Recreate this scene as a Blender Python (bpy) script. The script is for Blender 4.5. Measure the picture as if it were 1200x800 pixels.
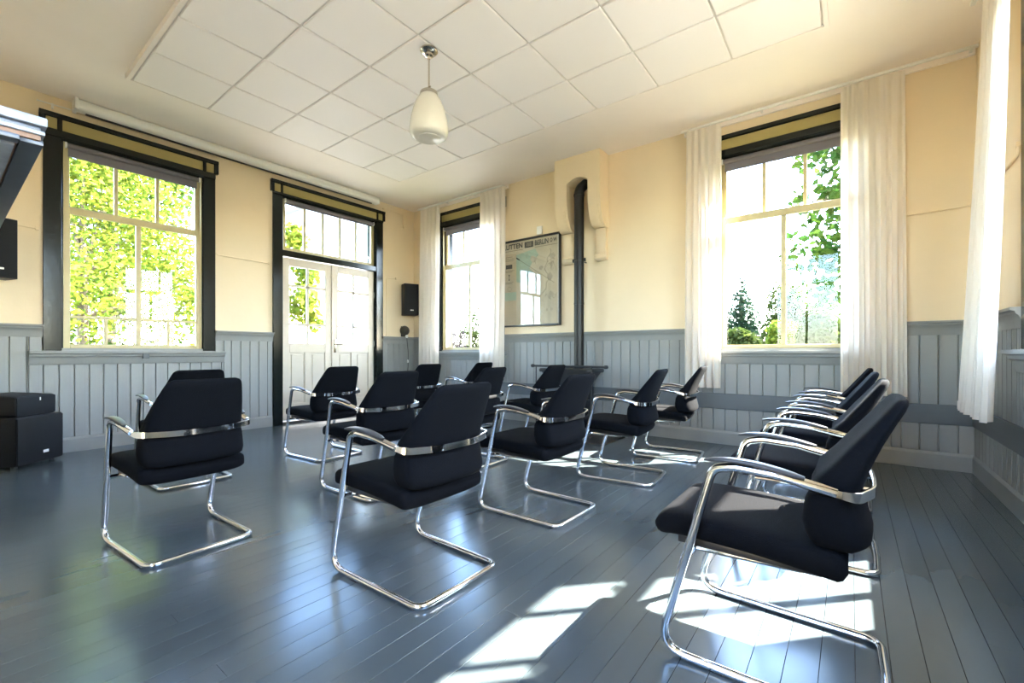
import bpy, bmesh, math, random
from mathutils import Vector, Matrix
for o in list(bpy.data.objects): bpy.data.objects.remove(o)
S = bpy.context.scene
COL = S.collection
random.seed(7)
PI = math.pi

# ------------------------------------------------------------------ camera
# vanishing points of the room axes in the 1200x800 photograph
VX1, VX2, HY = 997.0, -77.0, 413.0
FPX = math.sqrt((VX1 - 600) * (600 - VX2))
YAW = math.atan((VX1 - 600) / FPX)
cam = bpy.data.cameras.new('camera')
cam.sensor_width = 36.0
cam.lens = 36.0 * FPX / 1200
cam.shift_y = (HY - 400) / 1200
cam.clip_start = 0.02
co = bpy.data.objects.new('camera', cam); COL.objects.link(co)
co.location = (0, 0, 1.0)
co.rotation_euler = (PI / 2, 0, YAW)
S.camera = co

# ------------------------------------------------------------------ sky, sun, exposure
SUN = Vector((1.0, 1.06, 1.53)).normalized()
w = bpy.data.worlds.new('sky'); S.world = w; w.use_nodes = True
nt = w.node_tree; nt.nodes.clear()
sky = nt.nodes.new('ShaderNodeTexSky'); sky.sky_type = 'NISHITA'
sky.sun_disc = False; sky.sun_elevation = math.asin(SUN.z); sky.sun_rotation = math.atan2(SUN.x, SUN.y)
sky.air_density = 1.0; sky.dust_density = 1.0; sky.ozone_density = 1.0
bg = nt.nodes.new('ShaderNodeBackground'); bg.inputs[1].default_value = 1.0
ow = nt.nodes.new('ShaderNodeOutputWorld')
nt.links.new(sky.outputs[0], bg.inputs[0]); nt.links.new(bg.outputs[0], ow.inputs[0])
sl = bpy.data.lights.new('sun', 'SUN'); sl.energy = 20.0; sl.angle = math.radians(0.6); sl.color = (1.0, 0.93, 0.82)
so = bpy.data.objects.new('sun', sl); COL.objects.link(so)
so.rotation_euler = SUN.to_track_quat('Z', 'Y').to_euler(); so.location = (8, 8, 12)
vs = S.view_settings
vs.view_transform = 'Standard'; vs.look = 'None'; vs.gamma = 1.0; vs.use_curve_mapping = False
vs.exposure = 2.6
S.cycles.max_bounces = 14; S.cycles.diffuse_bounces = 8; S.cycles.glossy_bounces = 5
S.cycles.transparent_max_bounces = 24; S.cycles.caustics_reflective = False; S.cycles.caustics_refractive = False

# ------------------------------------------------------------------ materials
MATS = {}
def mat(name, col, rough=0.5, metal=0.0, var=0.0, scale=8.0, bump=0.0, bscale=60.0, stretch=None, spec=None,
        objvar=0.0, trans=0.0, sheen=0.0, roughvar=0.0, coat=0.0, stint=None):
    m = bpy.data.materials.new(name); m.use_nodes = True; MATS[name] = m
    n = m.node_tree.nodes; l = m.node_tree.links
    p = n['Principled BSDF']; out = n['Material Output']
    p.inputs['Base Color'].default_value = (*col, 1); p.inputs['Roughness'].default_value = rough
    p.inputs['Metallic'].default_value = metal
    if spec is not None: p.inputs['Specular IOR Level'].default_value = spec
    if stint: p.inputs['Specular Tint'].default_value = (*stint, 1)
    if sheen: p.inputs['Sheen Weight'].default_value = sheen
    if coat: p.inputs['Coat Weight'].default_value = coat; p.inputs['Coat Roughness'].default_value = 0.08
    tc = n.new('ShaderNodeTexCoord'); mp = n.new('ShaderNodeMapping')
    l.new(tc.outputs['Object'], mp.inputs[0])
    if stretch: mp.inputs['Scale'].default_value = stretch
    src = None
    if var or roughvar:
        t = n.new('ShaderNodeTexNoise'); t.inputs['Scale'].default_value = scale; t.inputs['Detail'].default_value = 5
        l.new(mp.outputs[0], t.inputs['Vector'])
    if var:
        r = n.new('ShaderNodeMapRange'); r.inputs[1].default_value = 0.3; r.inputs[2].default_value = 0.7
        r.inputs[3].default_value = 1 - var; r.inputs[4].default_value = 1 + var
        l.new(t.outputs['Fac'], r.inputs[0]); src = r.outputs[0]
    if objvar:
        oi = n.new('ShaderNodeObjectInfo'); r2 = n.new('ShaderNodeMapRange')
        r2.inputs[3].default_value = 1 - objvar; r2.inputs[4].default_value = 1 + objvar
        l.new(oi.outputs['Random'], r2.inputs[0])
        if src is None: src = r2.outputs[0]
        else:
            mu = n.new('ShaderNodeMath'); mu.operation = 'MULTIPLY'
            l.new(src, mu.inputs[0]); l.new(r2.outputs[0], mu.inputs[1]); src = mu.outputs[0]
    if src is not None:
        vm = n.new('ShaderNodeVectorMath'); vm.operation = 'SCALE'
        vm.inputs[0].default_value = col; l.new(src, vm.inputs['Scale']); l.new(vm.outputs[0], p.inputs['Base Color'])
    if roughvar:
        r3 = n.new('ShaderNodeMapRange'); r3.inputs[1].default_value = 0.3; r3.inputs[2].default_value = 0.7
        r3.inputs[3].default_value = max(0.02, rough - roughvar); r3.inputs[4].default_value = rough + roughvar
        l.new(t.outputs['Fac'], r3.inputs[0]); l.new(r3.outputs[0], p.inputs['Roughness'])
    if bump:
        t2 = n.new('ShaderNodeTexNoise'); t2.inputs['Scale'].default_value = bscale; t2.inputs['Detail'].default_value = 4
        l.new(mp.outputs[0], t2.inputs['Vector'])
        b = n.new('ShaderNodeBump'); b.inputs['Strength'].default_value = bump; b.inputs['Distance'].default_value = 0.01
        l.new(t2.outputs['Fac'], b.inputs['Height']); l.new(b.outputs[0], p.inputs['Normal'])
    if trans:
        tr = n.new('ShaderNodeBsdfTranslucent'); tr.inputs[0].default_value = (*col, 1)
        mx = n.new('ShaderNodeMixShader'); mx.inputs[0].default_value = trans
        l.new(p.outputs[0], mx.inputs[1]); l.new(tr.outputs[0], mx.inputs[2]); l.new(mx.outputs[0], out.inputs[0])
    return m

mat('plaster', (0.80, 0.665, 0.465), 0.75, var=0.03, scale=2, bump=0.08, bscale=25)
mat('ceiling_paint', (0.91, 0.84, 0.78), 0.7, var=0.02, scale=2, bump=0.05, bscale=15)
mat('tile_white', (0.92, 0.87, 0.84), 0.7, bump=0.03, bscale=80, objvar=0.01)
mat('tile_gap', (0.74, 0.70, 0.66), 0.8)
mat('grey_paint', (0.262, 0.268, 0.258), 0.42, var=0.05, scale=5, bump=0.06, bscale=40, stretch=(1, 1, 0.15), objvar=0.03)
mat('grey_dark_paint', (0.105, 0.118, 0.125), 0.45, var=0.05, scale=5)
mat('groove', (0.06, 0.065, 0.07), 0.8)
mat('floor_paint', (0.066, 0.084, 0.092), 0.21, var=0.06, scale=6, bump=0.02, bscale=7, stretch=(1, 0.3, 1), objvar=0.06, spec=0.9, stint=(0.66, 0.87, 1.0))
mat('floor_gap', (0.015, 0.017, 0.02), 0.8)
mat('black_gloss', (0.006, 0.009, 0.008), 0.16, bump=0.05, bscale=18, spec=0.32)
mat('ochre', (0.36, 0.29, 0.10), 0.45)
mat('sash_paint', (0.55, 0.47, 0.25), 0.4, var=0.04)
mat('door_paint', (0.58, 0.52, 0.42), 0.4, var=0.03)
mat('chrome', (0.83, 0.84, 0.86), 0.08, 1.0)
mat('nickel', (0.62, 0.55, 0.45), 0.2, 1.0)
mat('fabric_black', (0.0034, 0.0038, 0.0050), 0.95, bump=0.25, bscale=320, spec=0.10)
mat('plastic_black', (0.010, 0.010, 0.012), 0.38)
mat('pad_grey', (0.035, 0.037, 0.042), 0.33)
mat('speaker_black', (0.005, 0.005, 0.006), 0.5, spec=0.25)
mat('grille_black', (0.006, 0.0065, 0.008), 0.65, bump=0.3, bscale=400, spec=0.25)
mat('white_plastic', (0.80, 0.79, 0.76), 0.35)
mat('curtain', (0.88, 0.82, 0.74), 0.85, trans=0.38, bump=0.1, bscale=200)
mat('blind', (0.24, 0.225, 0.245), 0.8, trans=0.35)
mat('opal', (0.86, 0.83, 0.76), 0.18, trans=0.25)
mat('cast_iron', (0.020, 0.019, 0.020), 0.5, var=0.1)
mat('pipe_black', (0.010, 0.0095, 0.0095), 0.34, spec=0.35)
mat('paper', (0.60, 0.51, 0.37), 0.7, var=0.10, scale=4)
mat('paper_side', (0.52, 0.42, 0.29), 0.7, var=0.10, scale=4)
mat('sea_green', (0.38, 0.46, 0.36), 0.7, var=0.05)
mat('land_brown', (0.47, 0.39, 0.29), 0.7, var=0.18, scale=9)
mat('ink', (0.03, 0.028, 0.025), 0.7)
mat('ink_soft', (0.20, 0.17, 0.13), 0.7)
mat('frame_black', (0.010, 0.010, 0.011), 0.3)
mat('canopy_paint', (0.055, 0.065, 0.085), 0.32, var=0.15, scale=9)
mat('canopy_light', (0.24, 0.27, 0.33), 0.4, var=0.2, scale=14)
mat('bare_wood', (0.24, 0.14, 0.09), 0.6, var=0.2)
mat('brass_dark', (0.06, 0.055, 0.04), 0.3, 0.3)
mat('bark', (0.10, 0.075, 0.05), 0.9, var=0.2)
mat('render_white', (0.70, 0.69, 0.68), 0.8, var=0.03)
mat('roof_grey', (0.24, 0.23, 0.23), 0.8)
mat('bench_grey', (0.16, 0.16, 0.17), 0.6)
mat('red_paint', (0.45, 0.05, 0.03), 0.6)
mat('grass', (0.085, 0.085, 0.05), 0.9, var=0.2, scale=3)
mat('gravel', (0.30, 0.28, 0.25), 0.9, var=0.1, scale=20)

def glass_mat(name, ior=1.45, tint=(0.97, 0.98, 0.98)):
    m = bpy.data.materials.new(name); m.use_nodes = True; MATS[name] = m
    n = m.node_tree.nodes; l = m.node_tree.links; n.remove(n['Principled BSDF'])
    t = n.new('ShaderNodeBsdfTransparent'); t.inputs[0].default_value = (*tint, 1)
    g = n.new('ShaderNodeBsdfGlossy'); g.inputs['Roughness'].default_value = 0.01
    ge = n.new('ShaderNodeNewGeometry'); dt = n.new('ShaderNodeVectorMath'); dt.operation = 'DOT_PRODUCT'
    l.new(ge.outputs['Normal'], dt.inputs[0]); l.new(ge.outputs['Incoming'], dt.inputs[1])
    def mth(op, a, b=None):
        q = n.new('ShaderNodeMath'); q.operation = op
        for i, v in enumerate((a, b)):
            if v is None: continue
            if isinstance(v, (int, float)): q.inputs[i].default_value = v
            else: l.new(v, q.inputs[i])
        return q.outputs[0]
    f0 = ((ior-1)/(ior+1))**2                    # Schlick reflectance, same from both sides of the pane
    fr = mth('ADD', mth('MULTIPLY', mth('POWER', mth('SUBTRACT', 1.0, mth('ABSOLUTE', dt.outputs['Value'])), 5.0), 1-f0), f0)
    mx = n.new('ShaderNodeMixShader')
    l.new(fr, mx.inputs[0]); l.new(t.outputs[0], mx.inputs[1]); l.new(g.outputs[0], mx.inputs[2])
    l.new(mx.outputs[0], n['Material Output'].inputs[0])
glass_mat('glass', 1.30)
glass_mat('picture_glass', 1.52)

def leaf_mat(name, c1, c2, tr=0.5):
    m = bpy.data.materials.new(name); m.use_nodes = True; MATS[name] = m
    n = m.node_tree.nodes; l = m.node_tree.links; p = n['Principled BSDF']
    ge = n.new('ShaderNodeNewGeometry'); cr = n.new('ShaderNodeMix'); cr.data_type = 'RGBA'
    cr.inputs[6].default_value = (*c1, 1); cr.inputs[7].default_value = (*c2, 1)
    l.new(ge.outputs['Random Per Island'], cr.inputs[0])
    l.new(cr.outputs[2], p.inputs['Base Color']); p.inputs['Roughness'].default_value = 0.6
    p.inputs['Specular IOR Level'].default_value = 0.05
    t = n.new('ShaderNodeBsdfTranslucent'); l.new(cr.outputs[2], t.inputs[0])
    mx = n.new('ShaderNodeMixShader'); mx.inputs[0].default_value = tr
    l.new(p.outputs[0], mx.inputs[1]); l.new(t.outputs[0], mx.inputs[2])
    l.new(mx.outputs[0], n['Material Output'].inputs[0])
leaf_mat('leaf_yellow', (0.170, 0.180, 0.020), (0.070, 0.125, 0.014))
leaf_mat('leaf_green', (0.026, 0.060, 0.009), (0.062, 0.092, 0.012))
leaf_mat('leaf_fresh', (0.016, 0.050, 0.009), (0.045, 0.080, 0.011))
leaf_mat('leaf_dark', (0.008, 0.022, 0.012), (0.016, 0.034, 0.014), 0.3)
leaf_mat('leaf_bush', (0.020, 0.034, 0.007), (0.042, 0.054, 0.012))
leaf_mat('leaf_purple', (0.020, 0.016, 0.020), (0.035, 0.030, 0.030), 0.3)

# ------------------------------------------------------------------ mesh helpers
class MB:
    """collects faces in a wall frame or world frame and builds ONE mesh object"""
    def __init__(s, T=None): s.v = []; s.f = []; s.T = T
    def pt(s, p): return tuple(s.T(*p)) if s.T else tuple(p)
    def add(s, vs, fs):
        b = len(s.v); s.v += [s.pt(p) for p in vs]; s.f += [tuple(b + i for i in f) for f in fs]; return s
    def box(s, x0, x1, y0, y1, z0, z1):
        return s.add([(x0,y0,z0),(x1,y0,z0),(x1,y1,z0),(x0,y1,z0),(x0,y0,z1),(x1,y0,z1),(x1,y1,z1),(x0,y1,z1)],
                     [(0,3,2,1),(4,5,6,7),(0,1,5,4),(1,2,6,5),(2,3,7,6),(3,0,4,7)])
    def prism(s, poly, a0, a1, axis):
        """poly of 2-tuples; extruded along axis 0/1/2 from a0 to a1"""
        n = len(poly)
        def mk(p, a):
            q = list(p); q.insert(axis, a); return tuple(q)
        vs = [mk(p, a0) for p in poly] + [mk(p, a1) for p in poly]
        return s.add(vs, [tuple(range(n))[::-1], tuple(range(n, 2*n))] + [(i, (i+1) % n, n+(i+1) % n, n+i) for i in range(n)])
    def lathe(s, prof, c=(0,0,0), n=24, axis=2):
        vs = []; fs = []
        for r, z in prof:
            for k in range(n):
                a = 2*PI*k/n; p = [r*math.cos(a), r*math.sin(a)]; p.insert(axis, z)
                vs.append(tuple(p[i] + c[i] for i in range(3)))
        m = len(prof)
        for j in range(m-1):
            for k in range(n): fs.append((j*n+k, j*n+(k+1) % n, (j+1)*n+(k+1) % n, (j+1)*n+k))
        fs.append(tuple(range(n))[::-1]); fs.append(tuple(range((m-1)*n, m*n)))
        return s.add(vs, fs)
    def tube(s, path, r, n=10, closed=False, flat=None):
        """swept tube; flat=(a,b) gives an elliptic section: a sideways, b along the up reference"""
        P = [Vector(p) for p in path]; m = len(P); vs = []; fs = []
        up = Vector((0, 0, 1)); prev = None
        for i in range(m):
            if closed: t = P[(i+1) % m] - P[i-1]
            else: t = P[min(i+1, m-1)] - P[max(i-1, 0)]
            t.normalize()
            if prev is None:
                ref = up if abs(t.z) < 0.95 else Vector((0, 1, 0))
                a = t.cross(ref).normalized()
            else:
                a = (prev - t * prev.dot(t)).normalized()
            prev = a; b = t.cross(a)
            ra, rb = (r, r) if flat is None else flat
            if callable(r): ra = rb = r(i/(m-1))
            for k in range(n):
                th = 2*PI*k/n; q = P[i] + a*(ra*math.cos(th)) + b*(rb*math.sin(th)); vs.append(tuple(q))
        for i in range(m if closed else m-1):
            j = (i+1) % m
            for k in range(n): fs.append((i*n+k, i*n+(k+1) % n, j*n+(k+1) % n, j*n+k))
        if not closed: fs.append(tuple(range(n))[::-1]); fs.append(tuple(range((m-1)*n, m*n)))
        return s.add(vs, fs)
    def loft(s, rings, cap=True):
        n = len(rings[0]); vs = [p for r in rings for p in r]; fs = []
        for j in range(len(rings)-1):
            for k in range(n): fs.append((j*n+k, j*n+(k+1) % n, (j+1)*n+(k+1) % n, (j+1)*n+k))
        if cap: fs.append(tuple(range(n))[::-1]); fs.append(tuple(range((len(rings)-1)*n, len(rings)*n)))
        return s.add(vs, fs)
    def mesh(s, name, m, off=(0,0,0), smooth=False, bevel=0.0, seg=2, angle=40):
        me = bpy.data.meshes.new(name)
        me.from_pydata([(x-off[0], y-off[1], z-off[2]) for x, y, z in s.v], [], s.f)
        bm = bmesh.new(); bm.from_mesh(me)
        bmesh.ops.recalc_face_normals(bm, faces=bm.faces[:])
        if bevel:
            es = [e for e in bm.edges if len(e.link_faces) == 2 and e.calc_face_angle(0) > math.radians(30)]
            bmesh.ops.bevel(bm, geom=es, offset=bevel, segments=seg, affect='EDGES', profile=0.6, clamp_overlap=True)
        if smooth or bevel:
            ca = math.radians(angle)
            for fc in bm.faces: fc.smooth = True
            for e in bm.edges:
                if len(e.link_faces) == 2 and e.calc_face_angle(0) > ca: e.smooth = False
        bm.to_mesh(me); bm.free()
        me.materials.append(MATS[m] if isinstance(m, str) else m)
        return me
    def build(s, name, m, parent=None, **k):
        off = tuple(parent.matrix_basis.translation) if parent is not None else (0, 0, 0)
        if parent is not None and parent.parent is not None:
            off = tuple(Vector(off) + parent.parent.matrix_basis.translation)
        if k.pop('local', False): off = (0, 0, 0)
        return link(name, s.mesh(name, m, off, **k), parent)

def link(name, me, parent=None):
    o = bpy.data.objects.new(name, me); COL.objects.link(o)
    if parent is not None: o.parent = parent
    return o
def tag(o, label=None, cat=None, group=None, kind=None):
    if label: o['label'] = label
    if cat: o['category'] = cat
    if group: o['group'] = group
    if kind: o['kind'] = kind
    return o
def thing(name, label, cat, loc=(0,0,0), rz=0.0, group=None, kind=None):
    o = bpy.data.objects.new(name, None); COL.objects.link(o); o.empty_display_size = 0.1
    o.location = loc; o.rotation_euler = (0, 0, rz)
    return tag(o, label, cat, group, kind)
def fillet(pts, rads, n=6):
    P = [Vector(p) for p in pts]; out = [P[0]]
    for i in range(1, len(P)-1):
        a, b, c = P[i-1], P[i], P[i+1]; r = rads[i]
        if r <= 0: out.append(b); continue
        d1 = (a-b); d2 = (c-b); l1, l2 = d1.length, d2.length; d1.normalize(); d2.normalize()
        ang = d1.angle(d2); t = min(r / math.tan(ang/2), 0.49*l1, 0.49*l2)
        p1 = b + d1*t; p2 = b + d2*t
        for k in range(n+1):
            u = k/n; out.append(p1*(1-u)**2 + b*(2*u*(1-u)) + p2*u**2)
    out.append(P[-1]); return out
def sup(n, a, b, e):
    """superellipse ring in 2D, half sizes a, b, exponent e"""
    r = []
    for k in range(n):
        th = 2*PI*k/n; c, q = math.cos(th), math.sin(th)
        r.append((a*math.copysign(abs(c)**(2/e), c), b*math.copysign(abs(q)**(2/e), q)))
    return r

# ------------------------------------------------------------------ room
XL, XR, YB, YF, ZC = -6.26, 0.83, 5.26, -0.75, 3.53
TH = 0.22
TL = lambda u, w, z: (XL + w, u, z)          # u along the wall, w into the room
TB = lambda u, w, z: (u, YB - w, z)
TR = lambda u, w, z: (XR - w, u, z)
TF = lambda u, w, z: (u, YF + w, z)

def wall(name, T, u0, u1, holes, label):
    m = MB(T); holes = sorted(holes); u = u0
    for (a, b, z0, z1) in holes:
        m.box(u, a, -TH, 0, 0, ZC + 0.1)
        if z0 > 0: m.box(a, b, -TH, 0, 0, z0)
        m.box(a, b, -TH, 0, z1, ZC + 0.1); u = b
    m.box(u, u1, -TH, 0, 0, ZC + 0.1)
    return tag(m.build(name, 'plaster'), label, 'wall', kind='structure')

ZS0, ZS1 = 1.045, 3.125      # sash opening heights
WL, WA, WB, WR, WQ = 1.377, -4.90, -0.545, 3.18, 0.75    # window centres
HW = 0.605
DY0, DY1 = 2.93, 4.45         # door opening
wl = wall('wall_left', TL, YF, YB, [(WL-HW, WL+HW, ZS0, ZS1), (DY0, DY1, 0, 3.16)], 'cream plaster wall with the double doors above grey panelling')
wb = wall('wall_back', TB, XL-TH, XR+TH, [(WA-HW, WA+HW, ZS0, ZS1), (WB-HW, WB+HW, ZS0, ZS1)], 'cream plaster wall behind the stovepipe and framed map')
wr = wall('wall_right', TR, YF, YB, [(WQ-HW, WQ+HW, ZS0, ZS1), (WR-HW, WR+HW, ZS0, ZS1)], 'cream plaster wall behind the single gathered white curtain')
WG = -0.75
wf = wall('wall_front', TF, XL-TH, XR+TH, [(WG-HW, WG+HW, ZS0, ZS1)], 'plain cream plaster wall carrying the dark moulded canopy')
ce = tag(MB().box(XL-TH, XR+TH, YF-TH, YB+TH, ZC, ZC+0.1).build('ceiling', 'ceiling_paint'), 'off-white plaster ceiling with raised square tile field', 'ceiling', kind='structure')
fl = tag(MB().box(XL-TH, XR+TH, YF-TH, YB+TH, -0.2, -0.022).build('floor', 'floor_gap'), 'glossy blue-grey painted floorboards', 'floor', kind='structure')

# floorboards, each a piece of its own
PITCH = 0.0905; xs = -0.2605 - PITCH*80
nb = 0
boards = {}
x = xs
while x < XR:
    a, b = max(x, XL), min(x + PITCH, XR)
    if b - a > 0.01:
        cuts = [YF]
        r = random.Random(int(a*1000)); cuts += [r.choice([0.55, 1.35, 2.2, 3.1, 3.9])] if r.random() < 0.8 else []
        cuts.append(YB)
        for c0, c1 in zip(cuts[:-1], cuts[1:]):
            key = (round(b-a, 3), round(c1-c0, 3))
            if key not in boards:
                wd, ln = (b-a)-0.0017, (c1-c0)-0.0012
                m = MB(); c = 0.0003; h = wd/2
                m.prism([(-h, -0.022), (h, -0.022), (h, -c), (h-c, 0), (-h+c, 0), (-h, -c)], -ln/2, ln/2, 1)
                boards[key] = m.mesh('floorboard', 'floor_paint')
            o = link('floorboard', boards[key], fl); o.location = ((a+b)/2, (c0+c1)/2, 0)
            o.rotation_euler = (0, r.uniform(-0.008, 0.008), 0)
    x += PITCH

# ceiling tile field
ty = [1.09 + 0.604*k for k in range(6)]; tx = [-5.20 + 0.629*k for k in range(9)]
MB().box(tx[0]-0.02, tx[-1]+0.02, ty[0]-0.02, ty[-1]+0.02, ZC-0.035, ZC).build('tile_field', 'tile_gap', ce)
rim = MB()
for (a, b, c, d) in [(tx[0]-0.035, tx[0]-0.005, ty[0]-0.035, ty[-1]+0.035), (tx[-1]+0.005, tx[-1]+0.035, ty[0]-0.035, ty[-1]+0.035),
                     (tx[0]-0.005, tx[-1]+0.005, ty[0]-0.035, ty[0]-0.005), (tx[0]-0.005, tx[-1]+0.005, ty[-1]+0.005, ty[-1]+0.035)]:
    rim.box(a, b, c, d, ZC-0.05, ZC)
rim.build('tile_rim', 'ceiling_paint', ce)
tm = MB().box(-0.3065, 0.3065, -0.294, 0.294, -0.02, 0).mesh('ceiling_tile', 'tile_white', bevel=0.006, seg=1)
for i in range(8):
    for j in range(5):
        o = link('ceiling_tile', tm, ce); o.location = ((tx[i]+tx[i+1])/2, (ty[j]+ty[j+1])/2, ZC-0.033)

# ------------------------------------------------------------------ wainscot
def sweep(T, prof, u0, u1, name, m, parent, ret0=True, ret1=True, **k):
    """moulding profile [(w,z)] along u with straight ends"""
    mb = MB(T); mb.prism(prof, u0, u1, 0); return mb.build(name, m, parent, **k)
CAP = [(0, 1.15), (0.020, 1.15), (0.024, 1.165), (0.028, 1.20), (0.040, 1.225), (0.052, 1.235), (0.055, 1.25), (0.072, 1.255), (0.074, 1.272), (0, 1.275)]
SIL = [(0, 0.88), (0.028, 0.88), (0.036, 0.895), (0.040, 0.925), (0.050, 0.952), (0.066, 0.962), (0.070, 0.985), (0.098, 0.992), (0.100, 1.018), (0, 1.02)]
BASE = [(0, 0), (0.030, 0), (0.030, 0.125), (0.022, 0.142), (0.016, 0.15), (0, 0.15)]
plank_me = {}
def plank(wall_o, T, u0, u1, z0, z1):
    key = (id(T), round(u1-u0, 4), round(z1-z0, 3))
    if key not in plank_me:
        wd = u1-u0-0.0015; h = wd/2; c = 0.0055; hz = (z1-z0)/2
        O = Vector(T(0, 0, 0)); m = MB(lambda u, w, z: Vector(T(u, w, z)) - O)
        m.prism([(-h, 0.001), (h, 0.001), (h, 0.009), (h-c, 0.018), (-h+c, 0.018), (-h, 0.009)], -hz, hz, 2)
        plank_me[key] = m.mesh('plank', 'grey_paint')
    o = link('plank', plank_me[key], wall_o); o.location = T((u0+u1)/2, 0, (z0+z1)/2); return o
def planks(wall_o, T, phase, pitch, u0, u1, top, splits=None, cuts=()):
    """top(u): height of the boarding; splits: band heights cut out"""
    k = math.floor((u0-phase)/pitch); u = phase + k*pitch
    edges = [u0, u1] + [c for c in cuts if u0 < c < u1]
    while u < u1:
        if u > u0: edges.append(u)
        u += pitch
    edges.sort()
    for a, b in zip(edges[:-1], edges[1:]):
        if b-a > 0.004:
            t = top((a+b)/2)
            if t:
                if splits and splits[2] <= (a+b)/2 <= splits[3]:
                    plank(wall_o, T, a, b, 0.14, splits[0]); plank(wall_o, T, a, b, splits[1], t)
                else: plank(wall_o, T, a, b, 0.14, t)
def grooveback(wall_o, T, u0, u1, z1):
    MB(T).box(u0, u1, 0.0, 0.003, 0.02, z1).build('panel_backing', 'groove', wall_o)

J = 0.13                                     # jamb casing width
SE = 0.095                                   # sill overhang past the casing
def cap_run(wall_o, T, u0, u1): 
    sweep(T, CAP, u0, u1, 'dado_cap', 'grey_paint', wall_o, smooth=True, angle=25)
# left wall
l0, l1 = WL-HW-J, WL+HW+J; d0, d1 = DY0-J, DY1+J
planks(wl, TL, 0.754, 0.1098, YF, d0, lambda u: 0.885 if l0-SE < u < l1+SE else 1.155, None, (l0-SE, l1+SE))
planks(wl, TL, d1, 0.1098, d1, YB, lambda u: 1.155)
for a, b in ((l0-SE, l0), (l1, l1+SE)):       # boarding that stands beside the casing above the sill
    plank(wl, TL, a+0.002, b-0.002, 1.02, 1.155)
cap_run(wl, TL, YF, l0); cap_run(wl, TL, l1, d0); cap_run(wl, TL, d1, YB)
tag(sweep(TL, BASE, YF, d0-0.01, 'baseboard_left', 'grey_paint', None), 'grey painted skirting board under the left window', 'baseboard', kind='structure')
bl2 = sweep(TL, BASE, d1+0.01, YB-0.03, 'baseboard_left', 'grey_paint', None); tag(bl2, 'short grey painted skirting board between double doors and corner', 'baseboard', kind='structure')
# back wall
a0, a1, b0, b1 = WA-HW-J, WA+HW+J, WB-HW-J, WB+HW+J
BAND = (0.385, 0.555, -4.35, XR)
def topb(u):
    return 0.885 if (a0-SE < u < a1+SE or b0-SE < u < b1+SE) else 1.155
planks(wb, TB, -1.089, 0.1205, XL, XR, topb, BAND, (a0-SE, a1+SE, b0-SE, b1+SE))
for a, b in ((a0-SE, a0), (a1, a1+SE), (b0-SE, b0), (b1, b1+SE)): plank(wb, TB, a+0.002, b-0.002, 1.02, 1.155)
cap_run(wb, TB, XL, a0); cap_run(wb, TB, a1, b0); cap_run(wb, TB, b1, XR)
MB(TB).box(BAND[2], XR, 0, 0.03, BAND[0], BAND[1]).build('dado_band', 'grey_dark_paint', wb, bevel=0.003, seg=1)
tag(sweep(TB, BASE, XL, XR, 'baseboard_back', 'grey_paint', None), 'grey painted skirting board along the stovepipe wall', 'baseboard', kind='structure')
# right wall
r0, r1 = WR-HW-J, WR+HW+J; q0, q1 = WQ-HW-J, WQ+HW+J
planks(wr, TR, 0.02, 0.112, YF, YB, lambda u: 0.885 if (r0-SE < u < r1+SE or q0-SE < u < q1+SE) else 1.155, (0.385, 0.555, YF, YB), (r0-SE, r1+SE, q0-SE, q1+SE))
for a, b in ((r0-SE, r0), (r1, r1+SE), (q0-SE, q0), (q1, q1+SE)): plank(wr, TR, a+0.002, b-0.002, 1.02, 1.155)
cap_run(wr, TR, YF, q0); cap_run(wr, TR, q1, r0); cap_run(wr, TR, r1, YB)
MB(TR).box(YF, YB-0.03, 0, 0.03, 0.385, 0.555).build('dado_band', 'grey_dark_paint', wr, bevel=0.003, seg=1)
tag(sweep(TR, BASE, YF, YB-0.03, 'baseboard_right', 'grey_paint', None), 'grey painted skirting board under the gathered single curtain', 'baseboard', kind='structure')

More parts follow.
